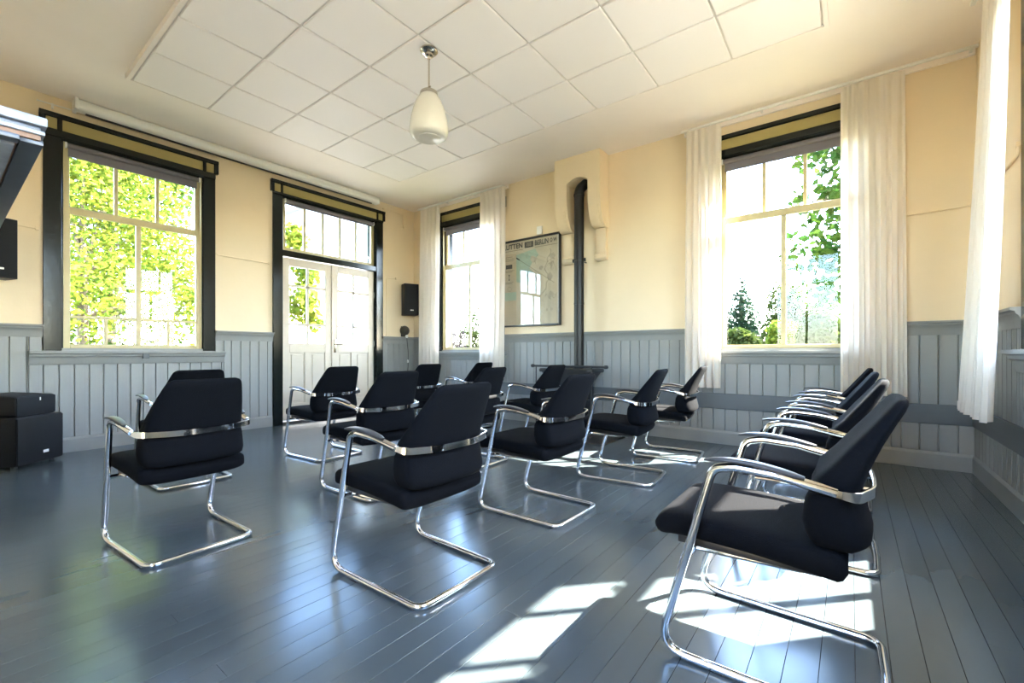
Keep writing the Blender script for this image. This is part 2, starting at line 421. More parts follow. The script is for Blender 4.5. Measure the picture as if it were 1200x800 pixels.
# ------------------------------------------------------------------ windows
def frame_rect(mb, u0, u1, z0, z1, t, w0, w1, bot=None, top=None):
    bot = t if bot is None else bot; top = t if top is None else top
    mb.box(u0, u0+t, w0, w1, z0, z1); mb.box(u1-t, u1, w0, w1, z0, z1)
    mb.box(u0+t, u1-t, w0, w1, z0, z0+bot); mb.box(u0+t, u1-t, w0, w1, z1-top, z1)
def pane(T, root, u0, u1, z0, z1, w):
    return MB(T).box(u0-0.004, u1+0.004, w-0.002, w+0.002, z0-0.004, z1+0.004).build('pane', 'glass', root)
def casing(T, root, u0, u1, z0, zh):
    """black casing with ochre head panels; u0,u1 the opening, zh head of the opening"""
    m = MB(T)
    m.box(u0-J, u0, 0, 0.030, z0, zh+0.02); m.box(u1, u1+J, 0, 0.030, z0, zh+0.02)
    m.box(u0-J, u1+J, 0, 0.030, zh, 3.335)
    m.build('casing', 'black_gloss', root, bevel=0.004, seg=1)
    m = MB(T)                                  # cap strips that stand proud
    m.box(u0-J-0.03, u1+J+0.03, 0, 0.055, 3.318, 3.36)
    m.box(u0-J-0.03, u0-J+0.012, 0, 0.048, 3.20, 3.318); m.box(u1+J-0.012, u1+J+0.03, 0, 0.048, 3.20, 3.318)
    m.box(u0-0.028, u0-0.002, 0, 0.046, 3.195, 3.318); m.box(u1+0.002, u1+0.028, 0, 0.046, 3.195, 3.318)
    m.box(u0-J, u1+J, 0, 0.040, zh+0.01, 3.20)
    m.build('head_moulding', 'black_gloss', root, bevel=0.003, seg=1)
    for a, b in ((u0-J+0.018, u0-0.034), (u0+0.004, u1-0.004), (u1+0.034, u1+J-0.018)):
        MB(T).box(a, b, 0.028, 0.036, 3.206, 3.312).build('head_panel', 'ochre', root, bevel=0.002, seg=1)
    # painted reveal outside the sash
    m = MB(T); m.box(u0-0.001, u0+0.012, -TH, 0.002, z0, zh); m.box(u1-0.012, u1+0.001, -TH, 0.002, z0, zh)
    m.box(u0, u1, -TH, 0.002, zh-0.012, zh+0.001)
    m.build('reveal', 'black_gloss', root)
def sash_window(name, T, c, label, small_row):
    u0, u1 = c-HW, c+HW
    root = thing(name, label, 'window', T(c, 0, ZS0), kind='structure')
    casing(T, root, u0, u1, 1.02, ZS1)
    s0, s1 = u0+0.012, u1-0.012
    g0, g1 = s0+0.052, s1-0.052
    # lower sash (inside), upper sash (outside)
    m = MB(T); wi, wo = -0.045, -0.085
    frame_rect(m, s0, s1, ZS0, 2.475, 0.052, wo+0.04, wi+0.04, bot=0.04, top=0.07)
    m.box(c-0.023, c+0.023, wo+0.045, wi+0.036, ZS0+0.04, 2.405)
    if small_row:
        m.box(g0, c-0.023, wo+0.048, wi+0.034, 1.350, 1.378); m.box(c+0.023, g1, wo+0.048, wi+0.034, 1.350, 1.378)
        for uu in ((g0+c)/2, (g1+c)/2): m.box(uu-0.015, uu+0.015, wo+0.048, wi+0.034, ZS0+0.04, 1.356)
    m.build('lower_sash', 'sash_paint', root, bevel=0.003, seg=1)
    m = MB(T)
    frame_rect(m, s0, s1, 2.43, ZS1-0.012, 0.052, wo-0.005, wo+0.037, bot=0.055, top=0.05)
    p = (g1-g0)/3
    for k in (1, 2): m.box(g0+p*k-0.016, g0+p*k+0.016, wo, wo+0.034, 2.48, ZS1-0.06)
    m.build('upper_sash', 'sash_paint', root, bevel=0.003, seg=1)
    m = MB(T)                                 # parting beads beside the sashes
    for a in (s0, s1-0.012): m.box(a, a+0.012, -0.005, 0.012, ZS0, ZS1-0.012)
    m.build('stop_bead', 'sash_paint', root)
    wp = -0.025
    for a, b in ((g0, c-0.023), (c+0.023, g1)):
        if small_row:
            mid = (a+b)/2; q = (g0+c)/2 if a < c-0.1 else (g1+c)/2
            pane(T, root, a, b, 1.375, 2.405, wp)
            pane(T, root, a, q-0.011, ZS0+0.04, 1.355, wp); pane(T, root, q+0.011, b, ZS0+0.04, 1.355, wp)
        else: pane(T, root, a, b, ZS0+0.04, 2.405, wp)
    for k in range(3):
        pane(T, root, g0+p*k+(0.012 if k else 0), g0+p*(k+1)-(0.012 if k < 2 else 0), 2.485, ZS1-0.062, wo+0.015)
    # inner sill with moulded apron
    m = MB(T); m.prism(SIL, u0-J-SE, u1+J+SE, 0); m.box(u0, u1, -0.06, 0.02, 1.0, ZS0)
    m.build('sill', 'grey_paint', root, smooth=True, angle=25)
    m = MB(T); m.box(u0-0.03, u1+0.03, -TH-0.06, -0.08, 0.98, ZS0); m.build('outer_sill', 'roof_grey', root)
    m = MB(T)
    for a in (c-0.3, c+0.3): m.box(a-0.03, a+0.03, -0.006, 0.012, 2.478, 2.492)
    m.build('sash_lift', 'nickel', root)
    return root
w1 = sash_window('window_1', TL, WL, 'left sash window with black casing and four small bottom panes', True)
MB(TL).box(WL+0.02, WL+0.075, 0.03, 0.085, 0.935, 0.992).build('sill_catch', 'grey_dark_paint', w1, bevel=0.004)
w3 = sash_window('window_3', TB, WA, 'sash window between curtains beside the framed map', False)
w4 = sash_window('window_4', TB, WB, 'sash window between cream curtains, garden trees seen through it', False)
w5 = sash_window('window_5', TR, WR, 'sash window behind the single gathered white curtain', False)
w6 = sash_window('added_window_6', TR, WQ, 'uncurtained sash window added for daylight on the wall with the gathered single curtain', False)  # out of view, added to let more daylight into the room
w7 = sash_window('added_window_7', TF, WG, 'sash window added for daylight in the wall with the dark moulded canopy', False)  # added behind the camera as a source of fill daylight

def blind(T, c, half, z, drop, label, w=0.0):
    root = thing('roller_blind', label, 'blind', T(c, w, z), group=None)
    n = 12; rr = 0.024
    m = MB(T); m.add([(u, w+rr*math.cos(2*PI*k/n), z+rr*math.sin(2*PI*k/n)) for u in (c-half, c+half) for k in range(n)],
                     [tuple(range(n)), tuple(range(n, 2*n))] + [(k, (k+1) % n, n+(k+1) % n, n+k) for k in range(n)])
    m.build('roller', 'blind', root, smooth=True)
    MB(T).box(c-half+0.01, c+half-0.01, w-rr-0.0015, w-rr+0.0015, z-drop, z).build('fabric', 'blind', root)
    MB(T).box(c-half+0.01, c+half-0.01, w-rr-0.006, w-rr+0.006, z-drop-0.014, z-drop+0.004).build('bottom_bar', 'blind', root, bevel=0.003)
    for s in (-1, 1):
        MB(T).box(c+s*(half+0.008)-0.008, c+s*(half+0.008)+0.008, w-0.022, w+0.022, z-0.026, z+0.026).build('bracket', 'white_plastic', root, bevel=0.004)
    return root
blind(TL, WL, 0.565, 3.085, 0.09, 'grey roller blind rolled up in the small-paned left window', 0.0)
blind(TL, (DY0+DY1)/2, 0.71, 3.12, 0.03, 'slim grey roller blind above the double doors', 0.0)
blind(TB, WA, 0.565, 3.085, 0.09, 'grey roller blind in the window beside the framed map', 0.0)
blind(TB, WB, 0.565, 3.085, 0.09, 'pale grey roller blind in the window with garden trees', 0.0)
blind(TR, WR, 0.565, 3.085, 0.09, 'grey roller blind behind the single gathered white curtain', 0.0)

# ------------------------------------------------------------------ double doors with transom light
t1 = thing('trim_1', 'black casing with ochre head panels around the double doors', 'trim', TL((DY0+DY1)/2, 0, 0), kind='structure')
casing(TL, t1, DY0, DY1, 0.0, 3.16)
MB(TL).box(DY0, DY1, -0.09, 0.02, 2.345, 2.425).build('transom_bar', 'black_gloss', t1, bevel=0.004, seg=1)
MB(TL).box(DY0, DY1, -TH, 0.0, -0.02, 0.03).build('threshold', 'cast_iron', t1)
w2 = thing('window_2', 'five-pane transom window above the double doors', 'window', TL((DY0+DY1)/2, 0, 2.425), kind='structure')
m = MB(TL); frame_rect(m, DY0+0.012, DY1-0.012, 2.425, 3.148, 0.05, -0.075, -0.03, bot=0.05, top=0.05)
g0, g1 = DY0+0.062, DY1-0.062; p = (g1-g0)/5
for k in range(1, 5): m.box(g0+p*k-0.016, g0+p*k+0.016, -0.07, -0.035, 2.47, 3.1)
m.build('sash', 'sash_paint', w2, bevel=0.003, seg=1)
for k in range(5): pane(TL, w2, g0+p*k+0.01, g0+p*(k+1)-0.01, 2.475, 3.098, -0.05)
d = thing('door_1', 'pair of cream half-glazed doors with six panes each', 'door', TL((DY0+DY1)/2, 0, 0), kind='structure')
dm = (DY0+DY1)/2
for i, (a, b) in enumerate(((DY0+0.014, dm-0.003), (dm+0.003, DY1-0.014))):
    m = MB(TL); z0, z1 = 0.045, 2.338; st = 0.105; wf_, wb_ = -0.03, -0.072
    ga, gb = a+st, b-st
    m.box(a, ga, wb_, wf_, z0, z1); m.box(gb, b, wb_, wf_, z0, z1)
    m.box(ga, gb, wb_, wf_, 2.225, z1); m.box(ga, gb, wb_, wf_, z0, 0.28); m.box(ga, gb, wb_, wf_, 1.0, 1.135)
    mid = (ga+gb)/2
    m.box(mid-0.045, mid+0.045, wb_, wf_, 0.28, 1.0)
    m.box(mid-0.017, mid+0.017, wb_+0.006, wf_-0.004, 1.135, 2.225)
    for zz in (1.405, 1.95): m.box(ga, gb, wb_+0.006, wf_-0.004, zz-0.017, zz+0.017)
    leaf = m.build('door_leaf', 'door_paint', d, bevel=0.003, seg=1)
    for pa, pb in ((ga, mid-0.045), (mid+0.045, gb)):
        q = MB(TL); q.box(pa-0.002, pb+0.002, wb_+0.01, wf_-0.016, 0.278, 1.002); q.box(pa+0.028, pb-0.028, wf_-0.02, wf_-0.006, 0.31, 0.97)
        q.build('door_panel', 'door_paint', leaf, bevel=0.004, seg=1)
    for pa, pb in ((ga, mid-0.013), (mid+0.013, gb)):
        for q0, q1 in ((1.135, 1.392), (1.418, 1.937), (1.963, 2.225)):
            MB(TL).box(pa-0.003, pb+0.003, -0.052, -0.048, q0-0.003, q1+0.003).build('pane', 'glass', leaf)
    hu = a-0.006 if i == 0 else b+0.006
    for hz in (0.35, 1.15, 1.95):
        MB(TL).tube([(hu, wf_+0.006, hz-0.045), (hu, wf_+0.006, hz+0.045)], 0.008, 8).build('hinge', 'white_plastic', leaf, smooth=True)
    if i == 1:
        MB(TL).box(a+0.028, a+0.064, wf_, wf_+0.008, 1.0, 1.2).build('handle_plate', 'nickel', leaf, bevel=0.003)
        MB(TL).tube(fillet([(a+0.046, wf_+0.004, 1.13), (a+0.046, wf_+0.05, 1.13), (a+0.15, wf_+0.05, 1.13)], [0, .015, 0]), 0.009, 8).build('handle', 'nickel', leaf, smooth=True)
        MB(TL).tube([(a+0.046, wf_, 1.06), (a+0.046, wf_+0.022, 1.06)], 0.012, 10).build('key_knob', 'nickel', leaf, smooth=True)
    else:
        MB(TL).box(b-0.006, b+0.022, wf_, wf_+0.014, 0.05, 2.33).build('cover_strip', 'door_paint', leaf, bevel=0.003)

# ------------------------------------------------------------------ chimney hood on the back wall
HX0, HX1, HF = -3.12, -2.465, 0.255
ch = thing('chimney_hood', 'cream plaster chimney hood on two scrolled corbels around the stovepipe', 'chimney hood', TB(-2.79, 0, 2.2), kind='structure')
LI, RI = -2.94, -2.635
m = MB(TB)                                     # shallow arched head between the corbels
arch = [(HX0, ZC), (HX1, ZC), (HX1, 3.18), (RI, 3.18)]
for k in range(9):
    u = RI + (LI-RI)*k/8; arch.append((u, 3.19 + 0.055*math.sin(PI*k/8)))
arch += [(LI, 3.18), (HX0, 3.18)]
m.v = []; n = len(arch)
m.add([(u, 0, z) for u, z in arch] + [(u, HF, z) for u, z in arch],
      [tuple(range(n)), tuple(range(n, 2*n))] + [(i, (i+1) % n, n+(i+1) % n, n+i) for i in range(n)])
m.build('hood', 'plaster', ch)
for a, b in ((HX0, LI), (RI, HX1)):
    prof = [(0, 3.18), (HF, 3.18), (HF, 3.06)]
    for k in range(1, 11):
        t = k/10; ang = t*PI/2
        prof.append((HF - (HF-0.075)*(1-math.cos(ang)), 3.06 - 0.46*math.sin(ang)))
    prof += [(0.075, 2.60), (0, 2.60)]
    MB(TB).prism(prof, a, b, 0).build('corbel', 'plaster', ch)
    for off, dw in ((0.0, 0.009), (0.022, 0.013)):   # stepped roll on the front edge of the scroll
        q = [(min(x+dw, HF+dw), z) for x, z in prof[5:-1]] + [(x-0.02, z) for x, z in prof[5:-1]][::-1]
        MB(TB).prism(q, a+0.035+off, b-0.035-off, 0).build('corbel_roll', 'plaster', ch, smooth=True)
    MB(TB).box(a+0.02, b-0.02, 0, 0.055, 2.27, 2.60).build('corbel_leg', 'plaster', ch, bevel=0.004)
    MB(TB).prism([(0, 2.19), (0.05, 2.19), (0.075, 2.215), (0.08, 2.25), (0.06, 2.275), (0, 2.275)], a+0.008, b-0.008, 0).build('corbel_foot', 'plaster', ch)

# ------------------------------------------------------------------ stove corner
pr = thing('stovepipe', 'black metal stovepipe rising from the stove into the cream chimney hood', 'stovepipe', (-2.785, 5.06, 0.80))
PX, PY = -2.785, 5.06
path = fillet([(PX, PY, 0.80), (PX, PY, 3.10), (PX+0.09, PY+0.12, 3.235), (PX+0.09, YB-0.004, 3.235)], [0, .12, .06, 0])
MB().tube(path, 0.064, 20).build('pipe', 'pipe_black', pr, smooth=True)
for zz, rr in ((1.63, .067), (2.19, .069), (3.03, .069)):
    MB().lathe([(rr, zz-0.012), (rr, zz+0.012)], (PX, PY, 0), 20).build('collar', 'pipe_black', pr, smooth=True)
q = MB(); q.tube([(PX, PY, 2.19), (PX, YB-0.003, 2.19)], 0.008, 8); q.build('wall_bracket', 'pipe_black', pr)
for s in (-1, 1):
    MB().lathe([(0.014, -0.02), (0.014, 0.02)], (PX + s*0.083, PY, 2.19), 8).build('clamp_bolt', 'pipe_black', pr)
st = thing('stove', 'low black cast-iron stove standing under the stovepipe', 'stove', (-2.83, 4.93, 0.012))
def ringbox(cx, cy, hx, hy, z, e=6, n=28): return [(cx+a, cy+b, z) for a, b in sup(n, hx, hy, e)]
MB().loft([ringbox(-2.83, 4.93, .24, .17, .16), ringbox(-2.83, 4.93, .26, .18, .20), ringbox(-2.83, 4.93, .25, .18, .62), ringbox(-2.83, 4.93, .36, .2, .755)]).build('body', 'cast_iron', st, smooth=True)
MB().loft([ringbox(-2.83, 4.93, .385, .215, .755), ringbox(-2.83, 4.93, .39, .22, .765), ringbox(-2.83, 4.93, .39, .22, .79), ringbox(-2.83, 4.93, .375, .21, .80)]).build('top_plate', 'cast_iron', st, smooth=True)
MB().box(-2.97, -2.69, 4.73, 4.755, 0.3, 0.52).build('fire_door', 'cast_iron', st, bevel=0.008)
for sx in (-1, 1):
    for sy in (-1, 1):
        x, y = -2.83+sx*.19, 4.93+sy*.12
        MB().tube(fillet([(x, y, .18), (x+sx*.03, y+sy*.02, .09), (x+sx*.05, y+sy*.03, .022)], [0, .05, 0]), 0.022, 8).build('leg', 'cast_iron', st, smooth=True)
hp = MB().box(-3.42, -2.12, 4.36, 5.21, 0.0005, 0.012).build('hearth_plate', 'cast_iron', bevel=0.003, seg=1)
tag(hp, 'flat black metal hearth plate on the floor under the stove', 'hearth plate')
gr = thing('stove_guard', 'thin black metal guard rail standing before the stove', 'guard rail', (-2.78, 4.60, 0.012))
gy, gz = 4.60, 0.835
MB().tube([(-3.19, gy, gz), (-2.19, gy, gz)], 0.013, 8).build('rail', 'cast_iron', gr, smooth=True)
for s, x in ((-1, -3.19), (1, -2.19)):
    MB().lathe([(0.004, -0.028), (0.018, -0.02), (0.022, 0), (0.018, 0.02), (0.004, 0.028)], (x + s*0.0, gy, gz), 10, 0).build('rail_knob', 'cast_iron', gr, smooth=True)
for x in (-3.14, -2.37):
    MB().tube(fillet([(x, gy, gz), (x, gy, 0.05), (x, gy-0.05, 0.02)], [0, .02, 0]), 0.007, 8).build('leg', 'cast_iron', gr, smooth=True)
MB().tube([(-3.14, gy, 0.45), (-2.37, gy, 0.45)], 0.006, 8).build('cross_bar', 'cast_iron', gr)
sk = thing('socket_box', 'small black socket box low on the panelling beside the stove', 'socket', TB(-2.06, 0.018, 0.22))
MB(TB).box(-2.10, -2.02, 0.018, 0.065, 0.215, 0.36).build('box', 'plastic_black', sk, bevel=0.008)
MB(TB).box(-2.085, -2.035, 0.065, 0.075, 0.24, 0.33).build('cover', 'plastic_black', sk, bevel=0.004)

# ------------------------------------------------------------------ framed map
MX0, MX1, MZ0, MZ1 = -4.235, -3.165, 1.38, 2.665
mp = thing('framed_map', 'large old printed map in a thin black frame beside the stovepipe', 'framed map', TB((MX0+MX1)/2, 0, MZ0))
m = MB(TB); frame_rect(m, MX0, MX1, MZ0, MZ1, 0.026, 0.004, 0.045); m.build('frame', 'frame_black', mp, bevel=0.004, seg=1)
ix0, ix1, iz0, iz1 = MX0+.024, MX1-.024, MZ0+.024, MZ1-.024
pp = MB(TB).box(ix0, ix1, 0.006, 0.016, iz0, iz1).build('print', 'paper', mp)
IW, IH = ix1-ix0, iz1-iz0
def P(u, v): return (ix0 + u*IW, iz0 + v*IH)        # u to the right, v up, on the print
lay = [0.0162]
def flat(poly, name, mt):
    lay[0] += 0.00012; m = MB(TB); m.add([(P(u, v)[0], lay[0], P(u, v)[1]) for u, v in poly], [tuple(range(len(poly)))])
    return m.build(name, mt, pp)
def rect(u0, u1, v0, v1, name, mt): return flat([(u0, v0), (u1, v0), (u1, v1), (u0, v1)], name, mt)
def line(pts, wd, name, mt):
    lay[0] += 0.00012; m = MB(TB)
    for (a, b), (c, e) in zip(pts[:-1], pts[1:]):
        A = Vector(P(a, b)); B = Vector(P(c, e)); dd = (B-A); nn = Vector((-dd.y, dd.x)).normalized()*wd/2
        m.add([(*(A+nn)[:1], lay[0], (A+nn)[1]), ((A-nn)[0], lay[0], (A-nn)[1]), ((B-nn)[0], lay[0], (B-nn)[1]), ((B+nn)[0], lay[0], (B+nn)[1])], [(0, 1, 2, 3)])
    return m.build(name, mt, pp)
rect(0.0, 0.27, 0.0, 0.86, 'side_column', 'paper_side')
flat([(.27, .84), (.60, .88), (.66, .80), (.56, .74), (.50, .66), (.60, .58), (.62, .50), (.55, .44), (.27, .52)], 'sea', 'sea_green')
rect(0.0, 0.27, 0.30, 0.40, 'sea_strip', 'sea_green')
rr_ = random.Random(4)
for k in range(16):
    cu, cv, rad = rr_.uniform(.56, .92), rr_.uniform(.06, .80), rr_.uniform(.02, .055)
    flat([(cu+rad*rr_.uniform(.6, 1.2)*math.cos(t*PI/4), cv+rad*rr_.uniform(.5, 1.1)*math.sin(t*PI/4)) for t in range(8)], 'land_shading', 'land_brown')
rv = [(.58, .02)]
for k in range(26):
    u, v = rv[-1]; rv.append((min(.93, max(.5, u + rr_.uniform(-.035, .045) + (.004 if k < 16 else 0.002))), v + .032))
line(rv, 0.006, 'border_line', 'ink_soft')
line([(.28, .80), (.92, .46)], 0.005, 'route_line', 'ink_soft')
line([(.27, .805), (.33, .775)], 0.018, 'route_arrow', 'ink')
for k in range(9):
    u, v = rr_.uniform(.4, .9), rr_.uniform(.1, .8); pts = [(u, v)]
    for j in range(7): u += rr_.uniform(-.04, .05); v += rr_.uniform(-.04, .04); pts.append((min(.97, u), v))
    line(pts, 0.0028, 'road_line', 'ink_soft')
rect(.42, .57, .905, .975, 'title_picture', 'ink'); rect(.45, .54, .92, .965, 'title_picture', 'ink_soft')
rect(.08, .20, .685, .735, 'side_picture', 'ink')
rect(.13, .155, .60, .615, 'side_mark', 'ink'); rect(.138, .147, .555, .60, 'side_mark', 'ink'); rect(.13, .155, .545, .558, 'side_mark', 'ink')
for v, a, b in ((.825, .05, .20), (.80, .03, .24), (.78, .04, .22), (.66, .05, .24), (.645, .05, .2), (.52, .04, .22), (.505, .06, .2)):
    line([(a, v), (b, v)], 0.007, 'side_text', 'ink_soft')
for a, b in ((.03, .40), (.60, .97)): line([(a, .895), (b, .895)], 0.006, 'subtitle', 'ink_soft')
rg = [(.15+.035*math.cos(2*PI*k/14), .44+.028*math.sin(2*PI*k/14)) for k in range(15)]; line(rg, 0.005, 'compass_ring', 'ink_soft')
rect(.975, .985, 0.01, .99, 'margin_line', 'white_plastic')
def text(name, body, u, v, h, wd, mt, parent, off=0.006):
    c = bpy.data.curves.new(name, 'FONT'); c.body = body; c.size = 1.0; c.offset = 0.03
    o = bpy.data.objects.new(name, c); COL.objects.link(o)
    me = bpy.data.meshes.new_from_object(o.evaluated_get(bpy.context.evaluated_depsgraph_get()))
    bpy.data.objects.remove(o)
    xs_ = [q.co.x for q in me.vertices]; ys_ = [q.co.y for q in me.vertices]
    sx, sy = wd/(max(xs_)-min(xs_)), h/(max(ys_)-min(ys_)); x0, y0 = min(xs_), min(ys_)
    me.name = name; me.materials.clear(); me.materials.append(MATS[mt])
    return me, [((q.co.x-x0)*sx, (q.co.y-y0)*sy) for q in me.vertices]
bpy.context.view_layer.update()
for nm, body, u, v, h, wd in (('title_word', 'RUTTEN', .035, .915, .062, .35), ('title_word', 'BERLIN', .60, .915, .060, .225), ('title_word', 'O W', .85, .925, .045, .11)):
    me, cs = text(nm, body, u, v, h, wd, 'ink', pp)
    lay[0] += 0.0002; base = Vector(TB((MX0+MX1)/2, 0, MZ0))
    for q, (cx, cz) in zip(me.vertices, cs):
        a, b = P(u, v); q.co = Vector(TB(a + cx*IW, lay[0], b + cz*IH)) - base
    link(nm, me, pp)
MB(TB).box(ix0, ix1, 0.028, 0.031, iz0, iz1).build('glass_sheet', 'picture_glass', mp)
sn = thing('wall_sensor', 'small white wall sensor above the framed map', 'sensor', TB(-3.52, 0, 2.68))
MB(TB).box(-3.565, -3.475, 0, 0.03, 2.685, 2.80).build('housing', 'white_plastic', sn, bevel=0.012, seg=3)
MB(TB).lathe([(0.010, 0.028), (0.010, 0.034)], (0, 0, 0), 10, 1).build('lens', 'plastic_black', sn).location = (-3.53+3.52, 0, 0.065)

# ------------------------------------------------------------------ curtains
def curtain(T, a0_, a1_, b0_, b1_, ztop, zbot, folds, label, w0=0.10, wbot=0.0, amp=0.032, seed=1, group=None):
    """gathered cloth: a0..a1 along the wall at the top, b0..b1 at the bottom; wbot pushes the foot into the room"""
    r = random.Random(seed); nu, nz = folds*10+1, 22
    ph = [r.uniform(-0.5, 0.5) for _ in range(folds+2)]; am = [r.uniform(0.7, 1.25) for _ in range(folds+2)]
    root = thing('curtain', label, 'curtain', T((a0_+a1_)/2, w0, zbot), group=group)
    vs, fs = [], []
    for j in range(nz):
        v = j/(nz-1); z = ztop + (zbot-ztop)*v
        for i in range(nu):
            u = i/(nu-1); k = u*folds; q = int(min(k, folds-1))
            top = max(0.0, 1 - (ztop-z)/0.12)
            A = amp*(am[q]*(k-q) + am[max(q-1, 0)]*(1-(k-q))) if True else amp
            A = amp*am[q]
            wav = math.sin(2*PI*k + 0.5*ph[q]*v + 0.6*math.sin(3*v + q))
            pin = math.copysign(abs(wav)**0.5, wav)*0.6
            s = (1-top)*wav + top*pin
            uu = (a0_ + (a1_-a0_)*u)*(1-v) + (b0_ + (b1_-b0_)*u)*v + 0.010*math.sin(2*2*PI*k)*v
            vs.append((uu, w0 + wbot*(v**1.3) + A*(0.55 + 0.6*v)*s*(1-0.35*top), z))
    for j in range(nz-1):
        for i in range(nu-1): fs.append((j*nu+i, j*nu+i+1, (j+1)*nu+i+1, (j+1)*nu+i))
    m = MB(T); m.add(vs, fs); c = m.build('cloth', 'curtain', root, smooth=True, angle=180)
    m = MB(T); n = nu                             # hem and heading tape strips
    h0 = [vs[(nz-1)*nu+i] for i in range(nu)]
    m.add([(x, y+0.0015, z) for x, y, z in h0] + [(x, y+0.0015, z+0.06) for x, y, z in h0], [(i, i+1, nu+i+1, nu+i) for i in range(nu-1)])
    m.build('hem', 'curtain', root, smooth=True, angle=180)
    for k in range(folds):
        u = a0_ + (a1_-a0_)*(k+0.25)/folds
        MB(T).tube([(u, w0, ztop-0.01), (u, w0, ztop+0.0115)], 0.004, 6).build('curtain_hook', 'white_plastic', root)
    return root
ZR = 3.455
curtain(TB, -5.92, -5.44, -5.92, -5.44, ZR, 0.62, 5, 'cream curtain hanging between the corner speaker and window', 0.14, 0.03, seed=2)
curtain(TB, -4.54, -4.045, -4.52, -4.045, ZR, 0.62, 5, 'cream curtain hanging against the framed map', 0.14, 0.03, seed=3)
curtain(TB, -1.46, -1.10, -1.47, -1.10, ZR, 0.62, 5, 'cream curtain on the stovepipe side of the garden-view window', 0.14, 0.03, seed=4)
curtain(TB, -0.075, 0.375, -0.075, 0.385, ZR, 0.62, 6, 'wide cream curtain between garden-view window and room corner', 0.14, 0.03, seed=5)
curtain(TR, 3.54, 4.13, 3.62, 4.40, ZR, 0.60, 6, 'bright white curtain bulging over the sill next to the room corner', 0.14, 0.07, seed=6)
curtain(TR, 2.26, 2.68, 2.26, 2.68, ZR, 0.60, 6, 'white curtain hanging between the two windows of the sunny wall', 0.14, 0.03, seed=8)
def rail(T, u0, u1, label):
    root = thing('curtain_rail', label, 'curtain rail', T((u0+u1)/2, 0.11, ZR))
    MB(T).box(u0, u1, 0.125, 0.155, ZR+0.012, ZR+0.034).build('track', 'white_plastic', root, bevel=0.003, seg=1)
    MB(T).box(u0, u1, 0.0, 0.03, ZR+0.013, ZR+0.065).build('backing_board', 'ceiling_paint', root, bevel=0.004, seg=1)
    n = max(2, int((u1-u0)/0.6))
    for k in range(n+1):
        u = u0 + 0.03 + (u1-u0-0.06)*k/n
        MB(T).box(u-0.01, u+0.01, 0.03, 0.14, ZR+0.03, ZR+0.038).build('rail_bracket', 'white_plastic', root)
    return root
rail(TB, -5.98, -4.08, 'white curtain rail above the window beside the framed map')
rail(TB, -1.52, XR-0.01, 'white curtain rail above the garden-view window running to the corner')
rail(TR, 2.2, 4.5, 'white curtain rail carrying the single gathered curtain')

# ------------------------------------------------------------------ projection screen case
ps = thing('projection_screen', 'long white rolled-up projection screen case above window and doors', 'projection screen', TL(2.63, 0, 3.42))
n = 20; u0, u1 = 0.862, 4.405
m = MB(TL); cr = [(0.105+0.075*a, 3.475+0.058*b) for a, b in [(math.copysign(abs(math.cos(2*PI*k/n))**0.75, math.cos(2*PI*k/n)), math.copysign(abs(math.sin(2*PI*k/n))**0.75, math.sin(2*PI*k/n))) for k in range(n)]]
m.add([(u, w_, z_) for u in (u0, u1) for w_, z_ in cr], [tuple(range(n)), tuple(range(n, 2*n))] + [(k, (k+1) % n, n+(k+1) % n, n+k) for k in range(n)])
m.build('case', 'white_plastic', ps, smooth=True, angle=50)
MB(TL).box(u0+0.07, u1-0.10, 0.085, 0.115, 3.408, 3.420).build('slot_bar', 'plastic_black', ps)
MB(TL).box(u0-0.02, u0+0.012, 0.025, 0.185, 3.415, 3.53).build('end_cap', 'white_plastic', ps, bevel=0.008)
MB(TL).box(u1-0.012, u1+0.012, 0.04, 0.17, 3.42, 3.528).build('end_cap', 'white_plastic', ps, bevel=0.012)
for u in (1.0, 2.6, 4.2): MB(TL).box(u-0.02, u+0.02, 0.0, 0.09, 3.48, 3.528).build('bracket', 'white_plastic', ps)
cd = thing('cable_channel', 'thin white wall cable with clip beside the screen case', 'cable', TL(0.7, 0, 3.42))
MB(TL).tube([(0.60, 0.02, 3.44), (0.84, 0.02, 3.445)], 0.006, 6).build('cable', 'white_plastic', cd)
MB(TL).box(0.70, 0.715, 0, 0.03, 3.40, 3.45).build('clip', 'white_plastic', cd)

# cream conduits on the walls
def conduit(T, pts, label, r=0.009, mt='plaster'):
    root = thing('wall_conduit', label, 'conduit', T(*pts[0]))
    MB(T).tube(fillet(pts, [0]+[0.03]*(len(pts)-2)+[0]), r, 8).build('pipe', mt, root, smooth=True)
    for k in (0, -1): MB(T).box(pts[k][0]-0.012, pts[k][0]+0.012, 0, pts[k][1]+0.012, pts[k][2]-0.014, pts[k][2]+0.014).build('clip', mt, root)
    return root
conduit(TL, [(2.125, 0.012, 2.25), (2.135, 0.012, 2.215), (2.76, 0.012, 2.205)], 'cream conduit between left window and double doors')
conduit(TL, [(0.30, 0.012, 2.215), (0.605, 0.012, 2.20)], 'short cream conduit from wall speaker to black casing')
conduit(TB, [(0.36, 0.012, 2.215), (0.80, 0.012, 2.225)], 'cream conduit on the wall behind the wide curtain')
conduit(TR, [(4.05, 0.012, 2.28), (4.06, 0.012, 2.22), (5.2, 0.012, 2.22)], 'cream conduit on the wall behind the gathered curtain')
conduit(TL, [(4.60, 0.012, 3.42), (5.02, 0.012, 3.42), (5.02, 0.012, 3.20)], 'cream conduit beside the end of the screen case')
conduit(TL, [(4.66, 0.010, 1.30), (4.66, 0.010, 2.26), (4.86, 0.010, 2.28)], 'thin cream speaker cable beside the door casing', 0.006)
conduit(TB, [(-6.2, 0.010, 2.17), (-5.9, 0.010, 2.19)], 'thin cream cable from corner speaker to the curtain', 0.006)

